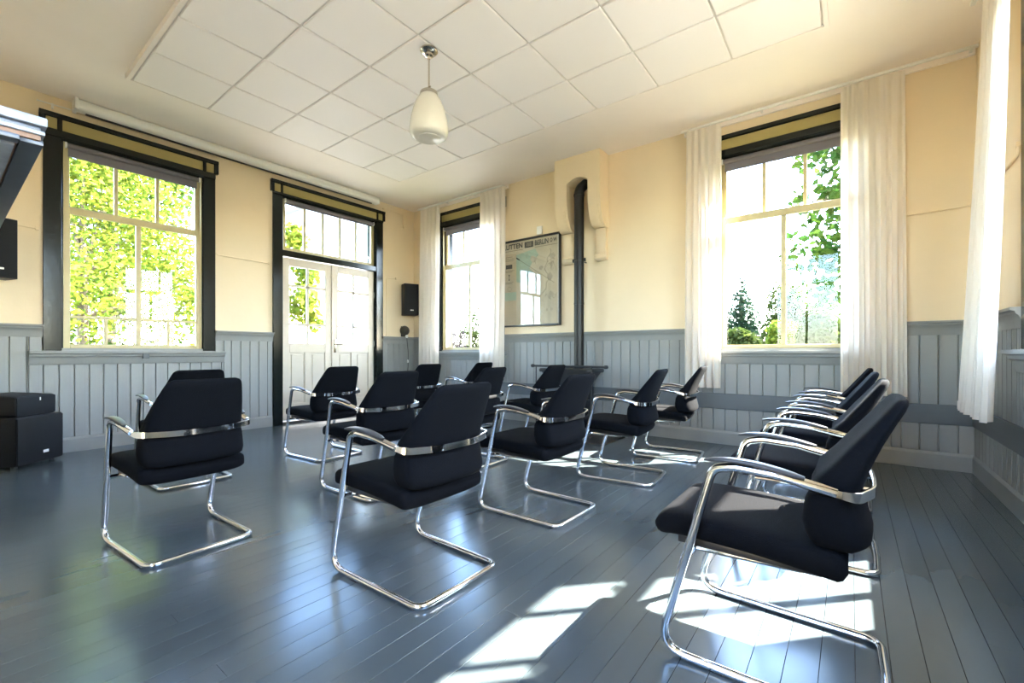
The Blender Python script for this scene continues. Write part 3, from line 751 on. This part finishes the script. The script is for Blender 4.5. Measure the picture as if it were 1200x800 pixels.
# ------------------------------------------------------------------ speakers and small wall things
def wall_speaker(loc, rz, label):
    r = thing('wall_speaker', label, 'speaker', loc, rz, 'black wall speakers')
    MB().box(-0.095, 0.095, -0.125, 0.125, 0, 0.54).build('cabinet', 'speaker_black', r, local=True, bevel=0.008)
    MB().box(0.095, 0.108, -0.118, 0.118, 0.008, 0.532).build('grille', 'grille_black', r, local=True, bevel=0.006)
    MB().box(0.108, 0.1105, -0.03, 0.03, 0.075, 0.092).build('badge', 'white_plastic', r, local=True, bevel=0.001, seg=1)
    MB().box(-0.17, -0.095, -0.03, 0.03, 0.2, 0.34).build('bracket', 'plastic_black', r, local=True, bevel=0.004)
    return r
wall_speaker((XL+0.175, 5.03, 1.645), math.radians(-22), 'black box speaker on the wall between double doors and corner')
wall_speaker((XL+0.185, 0.315, 1.665), math.radians(18), 'black box speaker on the wall at the small-paned window')
fx = thing('wall_fixture', 'small round dark wall fixture with hanging cord beneath corner speaker', 'wall fixture', TL(5.02, 0.05, 1.30))
MB(TL).box(4.97, 5.07, 0, 0.02, 1.28, 1.46).build('back_plate', 'cast_iron', fx, bevel=0.004)
mm = MB(TL); mm.add([(5.02+rr_2*math.cos(2*PI*k/20), 0.02+dd, 1.385+rr_2*math.sin(2*PI*k/20)) for rr_2, dd in ((.085, 0), (.088, .03), (.075, .065), (.05, .09), (.015, .10)) for k in range(20)],
       [(j*20+k, j*20+(k+1) % 20, (j+1)*20+(k+1) % 20, (j+1)*20+k) for j in range(4) for k in range(20)] + [tuple(range(80, 100)), tuple(range(20))])
mm.build('dome', 'brass_dark', fx, smooth=True)
MB(TL).lathe([(0.012, 1.255), (0.024, 1.27), (0.026, 1.295), (0.012, 1.31)], (5.04, 0.075, 0), 12).build('end_piece', 'white_plastic', fx, smooth=True)
MB(TL).tube(fillet([(5.04, .075, 1.26), (5.06, .09, 1.0), (5.08, .06, 0.75), (5.07, .05, .6)], [0, .2, .1, 0]), 0.005, 6).build('cord', 'plastic_black', fx, smooth=True)
MB(TL).lathe([(0.006, .82), (0.014, .83), (0.014, .87), (0.006, .88)], (5.072, .066, 0), 10).build('cord_pull', 'white_plastic', fx, smooth=True)

sub = thing('subwoofer', 'large black subwoofer box standing on the floor under small-paned window', 'speaker', (-5.775, 0.575, 0), math.radians(42.5))
MB().box(-0.40, 0.0, -0.215, 0.215, 0.025, 0.44).build('cabinet', 'speaker_black', sub, local=True, bevel=0.006)
MB().box(0.0, 0.016, -0.208, 0.208, 0.032, 0.433).build('grille', 'grille_black', sub, local=True, bevel=0.006)
MB().box(0.016, 0.019, 0.015, 0.065, 0.10, 0.125).build('badge', 'white_plastic', sub, local=True, bevel=0.001, seg=1)
for x in (-0.35, -0.05):
    for y in (-0.17, 0.17): MB().lathe([(0.02, 0), (0.022, 0.026)], (x, y, 0), 10).build('foot', 'plastic_black', sub, local=True)
sb = thing('speaker_box', 'small black speaker lying on top of the subwoofer', 'speaker', (-5.79, 0.555, 0.4405), math.radians(44))
MB().loft([[(-0.30, a, 0.1+b) for a, b in sup(24, .175, .10, 7)], [(-0.02, a, 0.092+b) for a, b in sup(24, .195, .092, 8)], [(0.0, a, 0.09+b) for a, b in sup(24, .19, .088, 8)]]).build('cabinet', 'speaker_black', sb, local=True, smooth=True)
MB().box(-0.004, 0.008, -0.182, 0.182, 0.012, 0.168).build('grille', 'grille_black', sb, local=True, bevel=0.008)
MB().box(0.008, 0.011, 0.022, 0.032, 0.132, 0.16).build('badge', 'white_plastic', sb, local=True)
cb = thing('audio_cable', 'black audio cable looping behind the small speaker', 'cable', (-5.95, 0.30, 0.45))
MB().tube(fillet([(-6.12, .16, .60), (-6.10, .20, .68), (-6.07, .14, .66), (-6.10, .08, .40), (-6.12, .05, .012)], [0, .08, .08, .1, 0]), 0.005, 6).build('cable', 'plastic_black', cb, smooth=True)

# ------------------------------------------------------------------ pendant lamp
LX, LY, LZ = -2.745, 2.465, ZC-0.053
pl = thing('pendant_lamp', 'pendant lamp with opal glass bell shade on a nickel rod', 'lamp', (LX, LY, 2.77))
MB().lathe([(0.070, LZ+0.0), (0.072, LZ-0.012), (0.055, LZ-0.028), (0.036, LZ-0.034), (0.034, LZ-0.05), (0.016, LZ-0.058), (0.012, LZ-0.075)], (LX, LY, 0), 24).build('canopy', 'nickel', pl, smooth=True)
MB().tube([(LX, LY, LZ-0.06), (LX, LY, 3.135)], 0.0075, 10).build('rod', 'nickel', pl, smooth=True)
MB().lathe([(0.010, 3.175), (0.020, 3.165), (0.020, 3.152), (0.050, 3.145), (0.070, 3.130), (0.074, 3.108), (0.074, 3.095)], (LX, LY, 0), 24).build('gallery', 'nickel', pl, smooth=True)
sh = MB().lathe([(0.052, 3.118), (0.076, 3.10), (0.104, 3.05), (0.127, 2.99), (0.143, 2.93), (0.153, 2.87), (0.157, 2.83), (0.154, 2.795), (0.144, 2.772), (0.124, 2.762), (0.09, 2.760)], (LX, LY, 0), 40).build('shade', 'opal', pl, smooth=True)
MB().lathe([(0.085, 2.7605), (0.090, 2.756), (0.080, 2.752)], (LX, LY, 0), 40).build('bottom_ring', 'opal', sh, smooth=True)
MB().tube([(LX-0.02, LY, 3.175), (LX+0.02, LY, 3.175)], 0.005, 6).build('set_screw', 'nickel', pl)

# ------------------------------------------------------------------ overhead shelf corner at the left edge
cn = thing('wall_canopy', 'dark grey moulded wooden canopy corner projecting beside the small-paned window', 'canopy', (-2.8, YF, 1.60))
X1, Y1 = -1.80, 0.195; X0 = -3.95
for i, (o_, za, zb, mt) in enumerate(((0.0, 1.635, 1.66, 'canopy_light'), (-0.012, 1.622, 1.635, 'canopy_paint'), (-0.004, 1.610, 1.622, 'canopy_light'), (-0.012, 1.596, 1.610, 'bare_wood'))):
    MB().box(X0, X1+o_, YF, Y1+o_, za, zb).build('cornice_moulding', mt, cn, bevel=0.004)
m = MB(); m.box(X0, X1-0.02, Y1-0.052, Y1-0.006, 1.585, 1.600); m.box(X1-0.055, X1-0.012, YF, Y1-0.052, 1.585, 1.600)
m.build('soffit_frame', 'canopy_paint', cn, bevel=0.003)
for k in range(3):
    MB().box(X1-0.70*(k+1)-0.01, X1-0.70*k-0.065, YF+0.06, Y1-0.058, 1.582, 1.597).build('soffit_panel', 'canopy_light', cn, bevel=0.003)
MB().box(X0, X1-0.1, YF, YF+0.06, 1.35, 1.6).build('wall_cleat', 'canopy_paint', cn)

# ------------------------------------------------------------------ chairs
def chair_mesh():
    """parts of one chair, local frame: faces -X, rear floor bar at x=0, centred on y"""
    parts = []
    half = [(-0.115, 0.256, 0.622), (-0.25, 0.266, 0.650), (-0.365, 0.264, 0.656), (-0.425, 0.261, 0.642), (-0.600, 0.246, 0.0135), (-0.005, 0.232, 0.0135), (0.0, 0.0, 0.0135)]
    full = half + [(x, -y, z) for x, y, z in half[-2::-1]]
    rad = [0, .25, .12, .045, .075, .055, 0, .055, .075, .045, .12, .25, 0]
    parts.append(('frame', MB().tube(fillet(full, rad, 7), 0.0140, 12), 'chrome', dict(smooth=True), []))
    # flat chrome band around the backrest
    ring = []
    bp = fillet([(-0.140, 0.260, 0.625), (-0.072, 0.252, 0.613), (-0.032, 0.12, 0.607), (-0.030, 0, 0.606), (-0.032, -0.12, 0.607), (-0.072, -0.252, 0.613), (-0.140, -0.260, 0.625)], [0, .10, .3, 0, .3, .10, 0], 6)
    for i, p_ in enumerate(bp):
        a = bp[max(i-1, 0)]; b = bp[min(i+1, len(bp)-1)]; t = (b-a).normalized(); nn = Vector((0, 0, 1)).cross(t).normalized()
        e = min(1.0, 0.62 + 0.10*min(i, len(bp)-1-i)); h = 0.0150*e
        ring.append([tuple(p_ + nn*s_*0.0055 + Vector((0, 0, 1))*z_*h) for s_, z_ in ((-1, -.9), (-.6, -1), (.6, -1), (1, -.9), (1, .9), (.6, 1), (-.6, 1), (-1, .9))])
    parts.append(('back_band', MB().loft(ring), 'chrome', dict(smooth=True, angle=50), []))
    # arm pads
    for s in (1, -1):
        rings = []
        for k in range(11):
            t = k/10; x = -0.448 + 0.262*t
            z = 0.6745 + 0.006*math.sin(PI*min(1, t*1.1)) - 0.021*t*t - 0.008*(1-t)**4
            wd = 0.0195*(1 - 0.55*(abs(2*t-1)**6)); th = 0.0065*(1-0.55*(abs(2*t-1)**8))
            rings.append([(x, s*0.267+a, z+b) for a, b in sup(12, wd, th, 3)])
        parts.append(('arm_pad', MB().loft(rings), 'pad_grey', dict(smooth=True, angle=60), []))
    # seat cushion
    rings = []
    for k in range(27):
        t = (k/26 + 0.5*(1-math.cos(PI*k/26)))/2; x = -0.625 + 0.535*t
        en = min(1, math.sqrt(max(0.0, 1-(1-min(t/0.075, 1))**2))+0.02)*min(1, math.sqrt(max(0.0, 1-(1-min((1-t)/0.06, 1))**2))+0.05)
        hw = 0.238*(0.95 + 0.05*min(1, t/0.3)) * (0.91+0.09*en); th = 0.045*max(en, 0.30)
        zc = 0.424 - 0.026*t + 0.012*math.sin(PI*t) - 0.016*max(0, 1-t/0.2)**2
        rings.append([(x, a, zc + b + 0.004*(abs(a)/0.24)**2) for a, b in sup(32, hw, th, 5)])
    parts.append(('seat', MB().loft(rings), 'fabric_black', dict(smooth=True, angle=70), []))
    m = MB(); m.loft([[(x, a*sc, z) for x, a in ((-0.55, -.2), (-0.15, -.2), (-0.15, .2), (-0.55, .2))] for z, sc in ((0.352, .86), (0.362, 1), (0.386, 1))])
    parts.append(('seat_pan', m, 'plastic_black', dict(bevel=0.004), []))
    m = MB(); m.tube([(-0.505, 0.252, 0.352), (-0.505, -0.252, 0.352)], 0.011, 8)
    m.tube([(-0.512, 0.20, 0.356), (-0.20, 0.15, 0.348)], 0.009, 8); m.tube([(-0.512, -0.20, 0.356), (-0.20, -0.15, 0.348)], 0.009, 8)
    parts.append(('seat_bar', m, 'chrome', dict(smooth=True), []))
    # backrest: upper cushion and lower shell, curved in plan
    def back(zs, e=4.0, n=36):
        rings = []
        for (z, xf, xb, hw, k) in zs:
            c = (xf+xb)/2; th = (xb-xf)/2
            rings.append([(c+b - 0.4*a*a, a, z) for b, a in [(b*k, a*k2) for (b, a), k2 in zip(sup(n, th, hw, e), [1]*n)]])
        return MB().loft(rings)
    up = [(0.596, -0.160, -0.070, 0.196, .9), (0.602, -0.176, -0.056, 0.217, 1), (0.63, -0.168, -0.046, 0.219, 1), (0.68, -0.122, -0.030, 0.211, 1), (0.74, -0.078, -0.006, 0.198, 1),
          (0.80, -0.032, 0.022, 0.181, 1), (0.835, -0.007, 0.040, 0.170, 1), (0.852, 0.006, 0.046, 0.163, 1), (0.863, 0.013, 0.047, 0.152, .97), (0.870, 0.020, 0.043, 0.133, .88)]
    parts.append(('backrest', back(up), 'fabric_black', dict(smooth=True, angle=75), []))
    lo = [(0.442, -0.150, -0.062, 0.180, .8), (0.448, -0.170, -0.042, 0.205, .95), (0.460, -0.178, -0.032, 0.219, 1), (0.485, -0.188, -0.030, 0.227, 1), (0.52, -0.194, -0.040, 0.229, 1), (0.57, -0.188, -0.050, 0.226, 1), (0.594, -0.178, -0.056, 0.220, 1), (0.600, -0.165, -0.066, 0.20, .9)]
    parts.append(('back_shell', back(lo), 'fabric_black', dict(smooth=True, angle=75), []))
    for y in (-0.09, 0.09): parts.append(('band_fixing', MB().tube([(-0.031, y, 0.606), (-0.075, y, 0.606)], 0.008, 8), 'chrome', dict(smooth=True), []))
    for s in (1, -1):
        parts.append(('glide', MB().box(-0.44, -0.40, s*0.241-0.010, s*0.241+0.010, 0.0, 0.006), 'plastic_black', dict(), []))
        parts.append(('glide', MB().box(-0.10, -0.06, s*0.226-0.010, s*0.226+0.010, 0.0, 0.006), 'plastic_black', dict(), []))
    return [(nm, mb.mesh(nm, mt, **kw)) for nm, mb, mt, kw, _ in parts]
CH = chair_mesh()
ROW = ('first row', 'second row', 'third row', 'last row')
POS = ('farthest from the stovepipe wall', 'third from the stovepipe wall', 'second from the stovepipe wall', 'nearest the stovepipe wall')
chairs = [  # rear bar x, centre y, turn in degrees; rows run from the screen wall
    [(-3.93, 1.22, 0), (-3.84, 2.36, 2), (-3.84, 3.45, -2), (-3.86, 4.42, 0)],
    [(-2.575, 0.825, 3), (-2.53, 1.99, 0), (-2.52, 3.02, 2), (-2.50, 4.03, 0)],
    [(-1.31, 1.365, 0), (-1.305, 2.375, 0), (-1.19, 3.45, 5), (-1.13, 4.42, 6)],
    [(0.085, 1.73, 0), (0.10, 2.77, 0), (0.10, 3.75, 0), (0.10, 4.68, 0)]]
for i, row in enumerate(chairs):
    for j, (x, y, a) in enumerate(row):
        r = thing('cantilever_chair', 'black fabric chair with chrome arms, %s from projection screen, %s' % (ROW[i], POS[j]), 'chair', (x, y, 0), math.radians(a), 'cantilever chairs set out in rows')
        for nm, me in CH: link(nm, me, r)

# ------------------------------------------------------------------ outdoors
gd = MB().box(-70, 60, -60, 90, -0.55, -0.45).build('ground', 'grass'); tag(gd, 'sunlit grass around the building', 'ground', kind='structure')
pv = MB().box(XR+TH+0.02, 5.5, -6, 7.4, -0.45, -0.43).build('side_path', 'gravel'); tag(pv, 'pale gravel strip along the curtain-side wall', 'pavement', kind='structure')
gp = MB().box(-13.0, XL-TH-0.02, 4.4, 11.5, -0.45, -0.43).build('forecourt', 'gravel'); tag(gp, 'pale paved forecourt outside the double doors', 'pavement', kind='structure')
def tree(name, label, base, height, blobs, leafmat, n, size, seed, trunk_r=0.12, group=None, leaves=True):
    r = random.Random(seed); root = thing(name, label, 'tree', base, group=group)
    bx, by, bz = base
    m = MB(); top = (bx + r.uniform(-.2, .2), by + r.uniform(-.2, .2), bz + height*0.75)
    m.tube([(bx, by, bz-0.05), (bx*0.5+top[0]*0.5+r.uniform(-.1, .1), by*0.5+top[1]*0.5, bz+height*.38), top], lambda t: trunk_r*(1-0.65*t), 8)
    m.build('trunk', 'bark', root, smooth=True)
    m = MB()
    for (cx, cy, cz, rx, ry, rz) in blobs:
        t0 = r.uniform(.35, .8); s0 = Vector((bx+(top[0]-bx)*t0, by+(top[1]-by)*t0, bz+(top[2]-bz)*t0)); e0 = Vector((cx, cy, cz))
        m.tube([tuple(s0), tuple((s0+e0)/2 + Vector((0, 0, .15))), tuple(e0)], lambda t: trunk_r*(0.4-0.3*t), 5)
    m.build('branches', 'bark', root, smooth=True)
    vs, fs = [], []; tot = sum(b[3]*b[4]*b[5] for b in blobs)
    for (cx, cy, cz, rx, ry, rz) in blobs:
        for _ in range(int(n*rx*ry*rz/tot)):
            while True:
                p_ = Vector((r.uniform(-1, 1), r.uniform(-1, 1), r.uniform(-1, 1)))
                if p_.length <= 1: break
            p_ = p_ * (0.55 + 0.45*p_.length)
            c = Vector((cx+p_.x*rx, cy+p_.y*ry, cz+p_.z*rz))
            d1 = Vector((r.gauss(0, 1), r.gauss(0, 1), r.gauss(-.3, .7))).normalized()
            d2 = d1.cross(Vector((r.gauss(0, 1), r.gauss(0, 1), r.gauss(0, 1)))).normalized(); s = size*r.uniform(.6, 1.3)
            b = len(vs); nn = d1.cross(d2)
            vs += [tuple(c-d1*s*.5), tuple(c+d2*s*.32-d1*s*.08+nn*s*.06), tuple(c+d1*s*.55), tuple(c-d2*s*.32-d1*s*.08+nn*s*.06)]
            fs += [(b, b+1, b+2), (b, b+2, b+3)]
    me = bpy.data.meshes.new('foliage'); me.from_pydata([(x-bx, y-by, z-bz) for x, y, z in vs], [], fs); me.materials.append(MATS[leafmat])
    f = link('foliage', me, root); f['kind'] = 'stuff'
    return root
G = -0.45
# seen through the small-paned left window
tree('maple_tree', 'yellow-green leafy tree filling the small-paned left window', (-11.6, 1.7, G), 6.5,
     [(-11.2, 1.5, 2.2, 1.3, 1.1, 1.1), (-11.8, 2.6, 3.5, 1.4, 1.2, 1.2), (-11.4, 1.4, 4.3, 1.4, 1.2, 1.2), (-11.5, 3.4, 2.2, 1.2, 1.0, 1.1), (-11.8, 2.4, 5.4, 1.5, 1.5, 1.1)], 'leaf_yellow', 17000, 0.10, 11, 0.11)
tree('garden_tree', 'deeper green tree behind the yellow-green leafy tree', (-15.5, 2.8, G), 8.0,
     [(-15, 2.0, 2.4, 1.4, 1.7, 1.7), (-15.6, 3.7, 3.2, 1.4, 1.6, 1.7), (-15.3, 2.6, 5.4, 1.4, 2.0, 1.6), (-15.4, 4.1, 6.0, 1.4, 1.4, 1.4), (-15.4, 1.4, 7.0, 1.4, 1.4, 1.4)], 'leaf_green', 11000, 0.14, 12, 0.15)
tree('hedge_bush', 'low green hedge bush below the left window trees', (-12.8, 2.3, G), 1.6,
     [(-12.8, 1.7, 0.5, .7, 1.0, .9), (-12.8, 3.2, 0.5, .7, 1.0, .9), (-13.0, 4.4, .5, .7, .8, .9)], 'leaf_green', 3500, 0.13, 13, 0.05)
# seen through the doors
tree('young_tree', 'small bright yellow-green tree outside the double doors', (-10.6, 5.55, G), 4.2,
     [(-10.6, 5.45, 2.2, .42, .40, .55), (-10.6, 5.55, 3.0, .34, .34, .5), (-10.5, 5.7, 1.75, .3, .28, .3), (-10.7, 5.3, 3.75, .4, .36, .4)], 'leaf_yellow', 1500, 0.14, 14, 0.03)
bd = thing('white_house', 'white rendered house with grey roofs beyond the forecourt', 'building', (-15.0, 9.5, G))
MB().box(-20, -13.6, 6.0, 9.3, G, 3.1).build('low_wing', 'render_white', bd)
MB().prism([(-20.3, 3.05), (-13.3, 3.05), (-13.3, 3.2), (-16.8, 4.1), (-20.3, 3.2)], 5.8, 9.3, 1).build('low_roof', 'roof_grey', bd)
MB().box(-20, -13.4, 9.3, 13.1, G, 7.0).build('main_block', 'render_white', bd)
MB().prism([(9.0, 6.95), (13.4, 6.95), (11.2, 9.0)], -20.3, -13.1, 0).build('main_roof', 'roof_grey', bd)
for (y0, y1, z0, z1) in ((9.75, 10.55, 4.4, 5.8), (11.6, 12.4, 4.4, 5.8), (10.5, 11.5, 0.4, 2.2)):
    q = MB().box(-13.41, -13.37, y0, y1, z0, z1).build('house_window', 'white_plastic', bd); 
    MB().box(-13.37, -13.36, y0+.07, y1-.07, z0+.07, z1-.07).build('window_pane', 'roof_grey', q)
bn = thing('garden_bench', 'grey slatted garden bench outside the double doors', 'bench', (-12.0, 6.35, -0.43))
for k in range(5):
    MB().box(-12.35, -12.31, 5.9, 6.8, 0.15+0.16*k, 0.23+0.16*k).build('back_slat', 'bench_grey', bn)
for k in range(3): MB().box(-12.28+0.14*k, -12.17+0.14*k, 5.9, 6.8, 0.02, 0.05).build('seat_slat', 'bench_grey', bn)
for y in (5.93, 6.77):
    MB().box(-12.36, -12.30, y-.03, y+.03, -.43, .95).build('leg', 'bench_grey', bn); MB().box(-11.95, -11.89, y-.03, y+.03, -.43, .05).build('leg', 'bench_grey', bn)
# seen through the window beside the map
tree('street_tree', 'pale green tree beside the white house', (-15.2, 17.0, G), 5.0,
     [(-15.0, 17.2, 2.2, 1.2, 1.2, 1.3), (-15.6, 16.4, 1.2, 1.0, 1.0, 1.0), (-14.2, 17.8, 2.6, 1.1, 1.1, 1.3), (-13.4, 18.0, 1.4, 1.1, 1.1, 1.2)], 'leaf_bush', 3500, 0.2, 15, 0.12)
tree('purple_bush', 'dark purple bush before the pale green tree', (-14.2, 14.6, G), 2.6,
     [(-14.2, 14.6, 1.0, .55, .5, 1.1), (-14.0, 14.9, .4, .6, .5, .8)], 'leaf_purple', 900, 0.16, 16, 0.05)
# seen through the garden-view window
tree('lime_tree', 'fresh green tree with branches close to the garden-view window', (1.9, 8.4, G), 5.6,
     [(-0.2, 8.0, 4.05, .55, .5, .5), (-0.35, 8.1, 3.3, .42, .4, .35), (-0.3, 8.2, 2.55, .62, .45, .5), (-0.2, 8.4, 1.95, .55, .4, .3), (0.3, 8.2, 3.2, .6, .5, 1.0), (1.1, 8.4, 3.2, .9, .7, 1.3), (2.0, 8.4, 3.6, 1.0, .8, 1.0), (0.6, 8.0, 4.5, .8, .6, .4)], 'leaf_fresh', 5600, 0.155, 17, 0.10)
tree('conifer', 'blue-green conifer standing among the garden shrubs', (-4.75, 27.0, G), 5.8,
     [(-4.75, 27.0, 1.3, 1.35, .9, 1.4), (-4.75, 27.0, 2.7, .95, .7, 1.1), (-4.75, 27.0, 3.9, .55, .45, .9), (-4.75, 27.0, 4.9, .24, .24, .5)], 'leaf_dark', 4500, 0.19, 18, 0.12)
tree('birch', 'tall olive tree beside the conifer', (-2.4, 24.5, G), 5.4,
     [(-2.5, 24.5, 3.3, .85, .8, 1.2), (-1.9, 24.5, 2.2, 1.0, .8, 1.2), (-2.9, 24.5, 2.0, .7, .8, 1.0)], 'leaf_bush', 4200, 0.16, 19, 0.10)
for k, (x, y, h, lab) in enumerate(((-4.6, 20.5, 2.1, 'rounded green shrub in front of the conifer'), (-3.1, 17.6, 1.9, 'pale feathery shrub between conifer and olive tree'), (-2.0, 20.2, 2.3, 'tall yellow-green shrub under the olive tree'),
                                   (-0.75, 17.8, 2.5, 'large loose shrub beside the olive tree'), (0.6, 21.2, 3.1, 'broad shrub behind the fresh green branches'))):
    tree('garden_shrub', lab, (x, y, G), h, [(x, y, h*.45, .75, .7, h*.5), (x+.15, y-.2, h*.25, .8, .6, h*.4), (x-.2, y, h*.75, .5, .5, h*.25)], ('leaf_green', 'leaf_bush', 'leaf_yellow', 'leaf_bush', 'leaf_green')[k], 6000, 0.21, 30+k, 0.05)
tree('far_tree', 'distant mid green tree behind the garden shrubs', (3.0, 30.0, G), 6.0,
     [(2.6, 30, 2.5, 1.8, 1.4, 1.8), (4.0, 30, 3.2, 1.6, 1.4, 1.8), (0.8, 30.5, 2.2, 1.6, 1.2, 1.8)], 'leaf_green', 9000, 0.34, 40, 0.15)
tree('added_shade_tree', 'dense shading tree added outside between the two stovepipe-wall windows', (-3.3, 7.9, G), 8.5,  # hidden from view, added to keep direct sun off the double doors
     [(-3.1, 7.8, 4.6, 1.15, 1.2, 1.1), (-2.9, 7.9, 5.9, 1.3, 1.2, 1.2), (-3.2, 8.2, 7.1, 1.2, 1.2, 1.0), (-3.6, 7.8, 5.4, 1.1, 1.1, 1.4)], 'leaf_green', 9000, 0.2, 50, 0.16)
